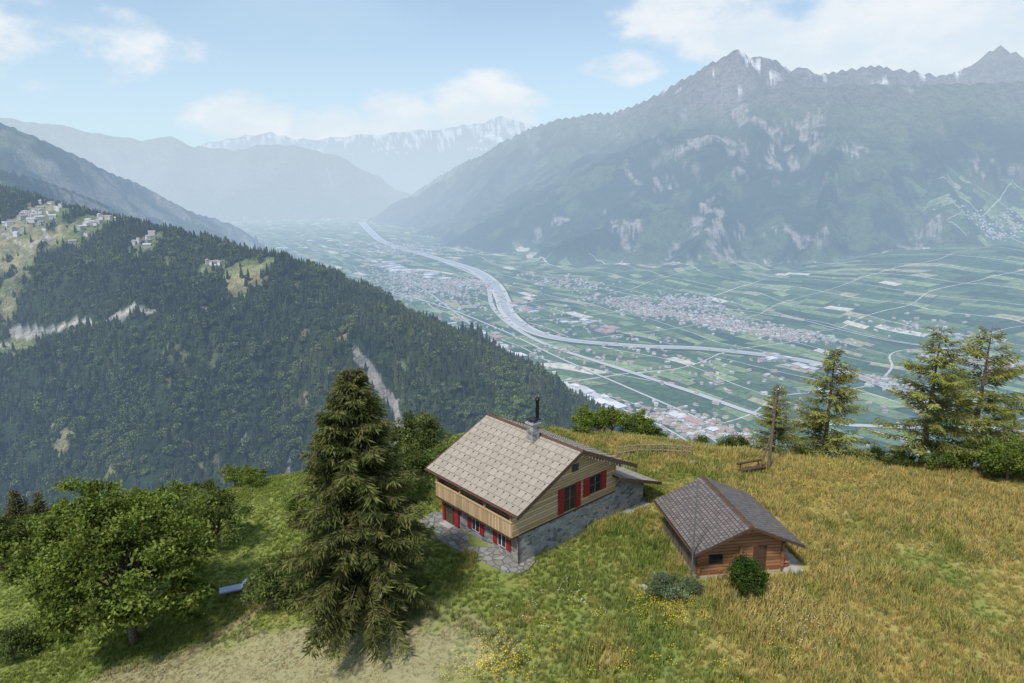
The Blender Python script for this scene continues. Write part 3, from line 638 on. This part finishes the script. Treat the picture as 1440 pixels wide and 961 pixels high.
# ------------------------------------------------------------------ chalet
HO=(.37,39.3); HA=RAD(42)
ch=empty('alpine_chalet',(HO[0],HO[1],0),HA)
E0=4.2; TAN=math.tan(RAD(25)); RZ=E0+6*TAN
box('stone_base',ch,.9,10.7,.9,9.2,-1.6,2.2,STO)
prism('timber_walls',ch,[(.9,2.203),(10.7,2.203),(10.7,E0+1.3*TAN-.26),(6,RZ-.26),(.9,E0+.9*TAN-.26)],.88,9.22,WL)
slab('roof_west',ch,0,E0,5.98,RZ,0,10,.2,ROOF,FAS)
slab('roof_east',ch,12,E0,6.02,RZ,0,10,.2,ROOF,FAS)
sg=[]
for side in (0,1):
    for i in range(9):
        s_=.45+i*.62
        for j in range(16):
            yy=.3+j*.62+(.31 if i%2 else 0)
            if yy>9.8: continue
            xx=s_*math.cos(RAD(25)); zz=E0+xx*TAN
            if side: xx=12-xx
            sg.append((xx-.035,xx+.035,yy-.035,yy+.035,zz-.02,zz+.05))
boxes('snow_guards',ch,sg,WD)
prism('ridge_cap',ch,[(5.8,RZ-.05),(6,RZ+.07),(6.2,RZ-.05)],-.03,10.03,WD)
for nm,xa,za,xb,zb in (('verge_board_west',-.04,E0,6,RZ),('verge_board_east',6,RZ,12.04,E0)):
    prism(nm,ch,[(xa,za+.04),(xb,zb+.04),(xb,zb-.26),(xa,za-.26)],-.05,-.005,WD)
    prism(nm+'_rear',ch,[(xa,za+.04),(xb,zb+.04),(xb,zb-.26),(xa,za-.26)],10.005,10.05,WD)
cyl('gutter',ch,(-.08,-.05,E0-.08),(-.08,10.05,E0-.08),.07,.07,FAS,8)
cyl('downpipe',ch,(.02,9.6,E0-.1),(.75,9.25,3.3),.04,.04,FAS,8)
for i,xx in enumerate((1.6,3.8,6.0,8.2,10.3)):
    zz=E0+ (xx if xx<=6 else 12-xx)*TAN-.33; box('purlin_%d'%i,ch,xx-.09,xx+.09,.06,.88,zz-.16,zz-(.0 if xx!=6 else .04),WL)
prism('annex_wall',ch,[(10.703,-1.6),(14.3,-1.6),(14.3,1.95),(10.703,3.3)],1.0,9.0,STO)
slab('annex_roof',ch,15.4,1.68,10.3,3.62,.1,9.6,.16,ROOF,FAS)
prism('annex_verge',ch,[(15.42,1.72),(10.3,3.66),(10.3,3.40),(15.42,1.46)],.05,.097,WD)
box('chimney',ch,5.0,5.65,3.9,4.55,RZ-.9,RZ+.95,STO); box('chimney_cap',ch,4.92,5.73,3.82,4.63,RZ+.95,RZ+1.06,CON)
for i,(a,b) in enumerate(((5.03,3.93),(5.5,3.93),(5.03,4.4),(5.5,4.4))): box('cap_post_%d'%i,ch,a,a+.1,b,b+.1,RZ+1.06,RZ+1.25,CON)
box('chimney_hood',ch,4.95,5.7,3.85,4.6,RZ+1.25,RZ+1.31,BLK)
cyl('flue',ch,(6.25,4.75,RZ-.5),(6.25,4.75,RZ+2.35),.13,.13,BLK); cyl('flue_cowl',ch,(6.25,4.75,RZ+2.42),(6.25,4.75,RZ+2.6),.22,.06,BLK); cyl('flue_collar',ch,(6.25,4.75,RZ+2.3),(6.25,4.75,RZ+2.4),.17,.17,BLK)
box('balcony_floor',ch,.25,.897,.9,9.2,2.06,2.2,WD)
box('balcony_parapet',ch,.25,.30,.9,9.2,2.22,3.25,WV); box('balcony_rail',ch,.2,.35,.86,9.24,3.252,3.33,WL)
box('balcony_end',ch,.302,.897,.86,.91,2.22,3.9,WL); box('balcony_end_rear',ch,.302,.897,9.19,9.24,2.22,3.9,WL)
for i,yy in enumerate((.95,3.6,6.3,9.05)): box('balcony_post_%d'%i,ch,.25,.37,yy,yy+.12,3.333,3.95+.25*.4,WL)
box('eave_plate',ch,.22,.4,.86,9.24,3.95,4.1,WL)
box('corner_post_%d'%0,ch,.82,.897,.83,.879,-.1,2.2,WD)
for i,(a,b) in enumerate(((1.6,3.4),(4.2,5.6),(6.6,8.6))): box('balcony_opening_%d'%i,ch,.84,.896,a,b,3.28,4.05,GLS)
def window_x(tag,y0,y1,z0,z1,sw,sh=True):
    box('window_frame_'+tag,ch,.85,.897,y0-.06,y1+.06,z0-.06,z1+.06,WHT); box('window_glass_'+tag,ch,.838,.848,y0,y1,z0,z1,GLS)
    box('window_bar_'+tag,ch,.825,.836,(y0+y1)/2-.025,(y0+y1)/2+.025,z0,z1,WHT)
    if sh:
        box('shutter_a_'+tag,ch,.80,.85,y0-.1-sw,y0-.08,z0-.08,z1+.08,RED,.01); box('shutter_b_'+tag,ch,.80,.85,y1+.08,y1+.1+sw,z0-.08,z1+.08,RED,.01)
window_x('a',4.95,5.7,.75,1.75,.42); window_x('b',2.15,2.9,.75,1.75,.42)
box('door_frame',ch,.84,.897,7.75,8.85,-.1,2.04,WD); box('front_door',ch,.80,.838,7.85,8.75,-.1,1.95,WD); box('door_glass',ch,.79,.799,8.0,8.6,1.0,1.8,GLS)
box('door_shutter',ch,.76,.81,7.2,7.72,.0,1.98,RED,.01); box('door_shutter_b',ch,.76,.81,8.9,9.18,.0,1.98,RED,.01)
box('door_step',ch,.2,.78,7.7,8.9,-.2,.14,CON)
def window_y(tag,x0,x1,z0,z1,sw,yw=.88,sh=True):
    box('gwindow_frame_'+tag,ch,x0-.07,x1+.07,yw-.045,yw-.003,z0-.07,z1+.07,WD); box('gwindow_glass_'+tag,ch,x0,x1,yw-.058,yw-.047,z0,z1,GLS)
    if sh:
        mx_=(x0+x1)/2; box('gwindow_bar_'+tag,ch,mx_-.03,mx_+.03,yw-.07,yw-.06,z0,z1,WR); box('gwindow_bar2_'+tag,ch,x0,x1,yw-.072,yw-.062,(z0+z1)/2-.02,(z0+z1)/2+.02,WR)
        box('gshutter_a_'+tag,ch,x0-.12-sw,x0-.1,yw-.1,yw-.048,z0-.1,z1+.1,RED,.012); box('gshutter_b_'+tag,ch,x1+.1,x1+.12+sw,yw-.1,yw-.048,z0-.1,z1+.1,RED,.012)
window_y('a',5.15,6.15,2.45,4.15,.5); window_y('b',7.75,8.85,2.95,4.15,.55); window_y('attic',5.95,6.45,5.2,5.6,.0,.88,False)
box('gwindow_sill_b',ch,7.6,9.0,.72,.86,2.8,2.86,WL)
for i in range(16):
    xx=6.6+i*.32; zz=E0+(12-xx)*TAN-.28; cyl('garland_%d'%i,ch,(xx,-.03,zz),(xx+.03,-.03,zz-.14-.14*random.random()),.015,.006,WHT,5)
box('floor_band',ch,.9,10.7,.855,.899,2.12,2.24,WD)
pt=empty('stone_patio',(HO[0],HO[1],0),HA)
prism_=[(-.9,3.4),(-1.2,6.0),(-1.1,9.0),(-.7,10.2),(.9,10.6),(1.8,9.4),(.88,9.3),(.88,.88),(2.4,.87),(1.9,.35),(1.0,.0),(.25,.0),(-.3,.8),(-.6,2.0)]
bm=bmesh.new(); vs=[bm.verts.new((a,b,.13)) for a,b in prism_]; f=bm.faces.new(vs); r_=bmesh.ops.extrude_face_region(bm,geom=[f]); bmesh.ops.translate(bm,verts=[v for v in r_['geom'] if isinstance(v,bmesh.types.BMVert)],vec=(0,0,-.8)); bmesh.ops.recalc_face_normals(bm,faces=bm.faces)
me=bpy.data.meshes.new('paving'); bm.to_mesh(me); bm.free(); me.materials.append(PAV); addobj('paving',me,pt)
box('entrance_slab',pt,11.6,14.4,.3,.98,-.4,.10,CON)
# ------------------------------------------------------------------ barn
bn=empty('wooden_barn',(11.4,38.2,0),RAD(8)); BT=1.6/3.65
box('plinth',bn,.55,6.35,.75,6.9,-.8,.12,CON)
prism('log_walls',bn,[(.6,.12),(6.3,.12),(6.3,2.2+1.0*BT-.16),(3.65,3.8-.16),(.6,2.2+.6*BT-.16)],.8,6.85,WR)
for i in range(9):
    z=.14+i*.22
    for xx,t in ((.6,'w'),(6.3,'e'),(3.4,'m')): 
        box('log_end_%s_%d'%(t,i),bn,xx-.09,xx+.09,.66,.797,z+.02,z+.19,WR)
box('west_boards',bn,.54,.597,1.0,6.8,.13,2.15,WG)
box('door',bn,4.3,5.2,.755,.797,.13,1.95,WD); box('side_opening',bn,1.3,2.2,.74,.797,1.0,1.6,GLS)
slab('roof_west',bn,0,2.2,3.64,3.8,0,7.5,.12,ROOFB,WD); slab('roof_east',bn,7.3,2.2,3.66,3.8,0,7.5,.12,ROOFB,WD)
prism('ridge_cap',bn,[(3.5,3.77),(3.65,3.87),(3.8,3.77)],-.03,7.53,WD)
for nm,xa,za,xb,zb in (('verge_w',-.03,2.2,3.65,3.8),('verge_e',3.65,3.8,7.33,2.2)):
    prism(nm,bn,[(xa,za+.03),(xb,zb+.03),(xb,zb-.17),(xa,za-.17)],-.04,-.004,WD)
cyl('gutter_w',bn,(-.06,0,2.1),(-.06,7.5,2.1),.05,.05,WD,8); cyl('gutter_e',bn,(7.36,0,2.1),(7.36,7.5,2.1),.05,.05,WD,8)
box('side_terrace',bn,6.4,8.0,.2,5.5,-.6,.14,CON); box('terrace_seat',bn,6.5,6.95,.9,2.4,.5,.58,WR)
box('seat_leg_a',bn,6.52,6.9,.95,1.05,.14,.5,WR); box('seat_leg_b',bn,6.52,6.9,2.2,2.3,.14,.5,WR)
box('orange_crate',bn,6.55,6.85,1.2,1.7,.582,.9,simple('orange_plastic',(.6,.16,.03),.5))
ms=empty('metal_mast',(11.25,38.2,Hz(11.25,38.2))); cyl('pole',ms,(0,0,-.3),(0,0,7.3),.06,.045,MET); cyl('cap',ms,(0,0,7.3),(0,0,7.38),.06,.02,MET); cyl('foot',ms,(0,0,-.2),(0,0,.15),.14,.12,CON)
x,y=pg(1080,664); up=empty('utility_pole',(x,y,Hz(x,y))); cyl('pole',up,(0,0,-.5),(.1,0,8.0),.15,.10,BARK); cyl('brace',up,(-.9,0,-.3),(.03,0,3.8),.07,.06,BARK); cyl('insulator_a',up,(.1,-.1,7.6),(.1,-.28,7.7),.04,.04,WHT,8); cyl('insulator_b',up,(.1,.1,7.2),(.1,.28,7.3),.04,.04,WHT,8)
x,y=pg(1057,667); be=empty('wooden_bench',(x,y,Hz(x,y)),.35)
cyl('seat_a',be,(-1.3,-.12,.5),(1.3,-.12,.5),.11,.11,WD); cyl('seat_b',be,(-1.3,.12,.5),(1.3,.12,.5),.11,.11,WD); cyl('back',be,(-1.3,.4,.95),(1.3,.4,.95),.1,.1,WD)
for s in (-1,1): cyl('leg_%d'%(s+1),be,(s*.95,0,-.2),(s*.95,0,.42),.13,.13,WD); cyl('back_leg_%d'%(s+1),be,(s*.95,.28,-.2),(s*.95,.42,1.0),.07,.07,WD)
FW=simple('fence_wood',(.24,.19,.14),.85,0,.25,5)
def fence(pix,nm='rail_fence'):
    pts=[hit(*p) for p in pix]; L=smooth(pts,4); fe=empty(nm,tuple(L[0])); o=L[0]; prev=None
    for i,p in enumerate(L):
        b=np.array([p[0],p[1],Hz(p[0],p[1])])-o; cyl('post_%d'%i,fe,b-[0,0,.3],b+[0,0,1.15],.08,.07,FW,7)
        if prev is not None:
            for k,hh in enumerate((.5,1.0)): cyl('rail_%d_%d'%(i,k),fe,prev+[0,0,hh],b+[0,0,hh+random.uniform(-.05,.05)],.065,.055,FW,6)
        prev=b
fence([(868,645),(905,641),(940,641),(972,643)])
x,y=pg(331,836); lo=empty('sun_lounger',(x,y,Hz(x,y)+.15),.4); lo.scale=(1.15,1.15,1.15)
box('frame',lo,-.9,.9,-.33,.33,.22,.27,MET,.01); box('cushion',lo,-.88,.35,-.3,.3,.272,.34,simple('blue_fabric',(.45,.52,.68),.9),.02)
o=box('headrest',lo,0,.6,-.3,.3,0,.07,WHT,.02); o.location=(.36,0,.272); o.rotation_euler=(0,RAD(-35),0)
for a in (-.8,.75):
    for b in (-.28,.28): cyl('leg_%d_%d'%(a*10,b*10),lo,(a,b,-.3),(a,b,.22),.02,.02,MET,6)
for px,py,s in [(1085,828,.35),(1092,832,.25),(1075,830,.22),(975,652,.5),(884,707,.3),(905,826,.2)]:
    x,y=pg(px,py); bm=bmesh.new(); bmesh.ops.create_icosphere(bm,subdivisions=3,radius=s)
    for v in bm.verts:
        q=np.array(v.co)*3/s*.35+px; k=1+.35*(float(vn(np.array([q[0]+q[2]]),np.array([q[1]-q[2]]),3)[0])-.5)*2; v.co*=k; v.co.z*=.7
    me=bpy.data.meshes.new('boulder'); bm.to_mesh(me); bm.free(); me.materials.append(CON); place('boulder',me,x,y)
# ------------------------------------------------------------------ grass
def tuft(seed,nb=16,hmin=.25,hmax=.6,spread=.22,mat=GRASS,w=.020):
    r=np.random.default_rng(seed); V=[];F=[];k=0
    for i in range(nb):
        a=r.uniform(0,6.28);b=r.uniform(0,6.28);p=np.array([math.cos(a),math.sin(a),0])*r.uniform(0,spread); d=np.array([math.cos(b),math.sin(b),0]); s=np.array([-d[1],d[0],0])
        h_=r.uniform(hmin,hmax); ln=r.uniform(.1,.5)*h_; ww=w*r.uniform(.7,1.4)
        m_=p+d*ln*.35+[0,0,h_*.6]; t=p+d*ln+[0,0,h_]
        V+= [p-s*ww,p+s*ww,m_+s*ww*.9,m_-s*ww*.9,t+s*ww*.25,t-s*ww*.25]; F+=[[k,k+1,k+2,k+3],[k+3,k+2,k+4,k+5]]; k+=6
    return mkmesh('grass_tuft',np.array(V),np.array(F),[mat])
n=100000
gx=rng.uniform(-52,56,n); gy=rng.uniform(22,66,n)
def loc_(x,y,o,a): dx,dy=x-o[0],y-o[1]; return dx*math.cos(a)+dy*math.sin(a),-dx*math.sin(a)+dy*math.cos(a)
u1,v1=loc_(gx,gy,HO,HA); u2,v2=loc_(gx,gy,(11.4,38.2),RAD(8))
bad=((u1>.5)&(u1<14.4)&(v1>.7)&(v1<9.4))|((u1>-1.0+.4*np.sin(v1*2.1))&(u1<1.8)&(v1>.2)&(v1<10.2))|((u2>.4)&(u2<8.1)&(v2>.3)&(v2<7.1))|((u1>11.4)&(u1<14.5)&(v1>.2)&(v1<1))
edge=np.interp(gx,EX,EY); ok=(~bad)&(gy<edge+8)&(np.abs(gx/gy)<1.15)
gx,gy=gx[ok],gy[ok]; gz=hill(gx,gy)
hay=np.hypot((gx+16)*.062,(gy-31.5)*.16)<.9
tall=.4+.5*sstep(-10,12,gx+14*fbm(gx/9,gy/9,3,77)); s=tall*rng.uniform(.7,1.25,len(gx))*np.clip(1+1.0*fbm(gx/3.5,gy/3.5,4,78),.4,1.9); s[hay]*=.4
scl=np.column_stack([np.maximum(s,.6),np.maximum(s,.6),s])
scatter('grass',np.column_stack([gx,gy,gz-.02]),rng.uniform(0,6.28,len(gx)),scl,[tuft(i) for i in range(5)],rng.integers(0,5,len(gx)),rng.normal(0,.12,(len(gx),2)))
FY=simple('yellow_petals',(.75,.60,.04),.7); FWm=simple('white_petals',(.75,.75,.7),.7)
def flower(seed,mat,k_=9):
    r=np.random.default_rng(seed); V=[];F=[];k=0
    for i in range(k_):
        p=np.array([r.uniform(-.22,.22),r.uniform(-.22,.22),r.uniform(.35,.6)]); s=r.uniform(.02,.035)
        V+=[p+[-s,0,0],p+[0,-s,.01],p+[s,0,0],p+[0,s,.01]]; F.append([k,k+1,k+2,k+3]); k+=4
    return mkmesh('flowers',np.array(V),np.array(F),[mat])
fp=[];fk=[]
for px,py,r,n_,kk in [(690,945,2.0,110,0),(935,862,1.8,60,0),(1130,690,3,40,0),(800,910,5,30,0),(1170,660,3,40,0),(1120,880,3,40,1),(760,860,4,14,1),(1250,760,12,50,1),(1000,900,6,40,0)]:
    x,y=pg(px,min(py,955)); q=rng.normal(0,r*.5,(n_,2))+[x,y]; fp.append(q); fk+= [kk]*n_
fp=np.vstack(fp); fz=hill(fp[:,0],fp[:,1]); scatter('wildflowers',np.column_stack([fp,fz]),rng.uniform(0,6,len(fp)),rng.uniform(.8,1.15,len(fp)),[flower(0,FY),flower(1,FWm,5)],fk)
# ------------------------------------------------------------------ sun + sky
SD=Vector((-.42,-.62,.0)).normalized(); EL=RAD(56); SV=Vector((SD.x*math.cos(EL),SD.y*math.cos(EL),math.sin(EL)))
su=bpy.data.lights.new('sun','SUN'); su.energy=3.9; su.angle=RAD(6); su.color=(1,.955,.885); so=bpy.data.objects.new('sun',su); scene.collection.objects.link(so)
so.rotation_euler=SV.to_track_quat('Z','Y').to_euler(); so.location=(0,0,60)
w=bpy.data.worlds.new('World'); scene.world=w; w.use_nodes=True; nt=w.node_tree; nt.nodes.clear()
sky=N(nt,'ShaderNodeTexSky',sky_type='NISHITA',sun_disc=False,sun_elevation=EL,sun_rotation=math.atan2(SD.x,SD.y)%(2*math.pi),altitude=1300,air_density=1.0,dust_density=1.5,ozone_density=1.5)
base=SC(nt,sky.outputs[0],(.15,.15,.15))
g=N(nt,'ShaderNodeTexCoord').outputs['Generated']; s=N(nt,'ShaderNodeSeparateXYZ',{0:g})
q=SC(nt,g,(1,1,2.0))
nz=NZ(nt,q,7.5,10,.58); nz2=NZ(nt,q,2.0,6,.55)
def blobn(px,py,rx,rz,amp=1.):
    d=ray(px,py); d=d/np.linalg.norm(d)
    v=M(nt,'SUBTRACT',1.,N(nt,'ShaderNodeVectorMath',{0:SC(nt,g,(1/rx,1/rx,1/rz)),1:(d[0]/rx,d[1]/rx,d[2]/rz)},operation='DISTANCE').outputs['Value'])
    return M(nt,'MINIMUM',v,amp)
bl=blobn(350,172,.11,.055)
for a in ((480,182,.13,.05),(560,170,.11,.05),(680,160,.14,.055),(1160,66,.16,.075),(1060,52,.13,.055,.7),(1330,62,.24,.09,.8),(1000,20,.16,.05,.4),(870,95,.08,.03,.5),(60,60,.20,.06,.25),(1250,0,.3,.06,.35)): bl=M(nt,'MAXIMUM',bl,blobn(*a))
bl=M(nt,'MAXIMUM',bl,-.45)
f=M(nt,'ADD',M(nt,'MULTIPLY',bl,.9),M(nt,'MULTIPLY',M(nt,'SUBTRACT',nz,.5),1.7))
cm=MR(nt,f,.10,.50,0,.85)
veil=MR(nt,nz2,.3,.75,.28,.60)
hz=MR(nt,s.outputs[2],0.,.30,.92,.20,False)
c=MX(nt,M(nt,'MAXIMUM',veil,hz),base,(.62,.81,.94))
c=MX(nt,cm,c,MX(nt,MR(nt,nz,.4,.7),(.76,.85,.92),(.93,.95,.97)))
bg=N(nt,'ShaderNodeBackground',{0:c,1:1.0}); wo=N(nt,'ShaderNodeOutputWorld'); nt.links.new(bg.outputs[0],wo.inputs[0])
scene.view_settings.view_transform='Standard'; scene.view_settings.look='None'; scene.view_settings.exposure=0
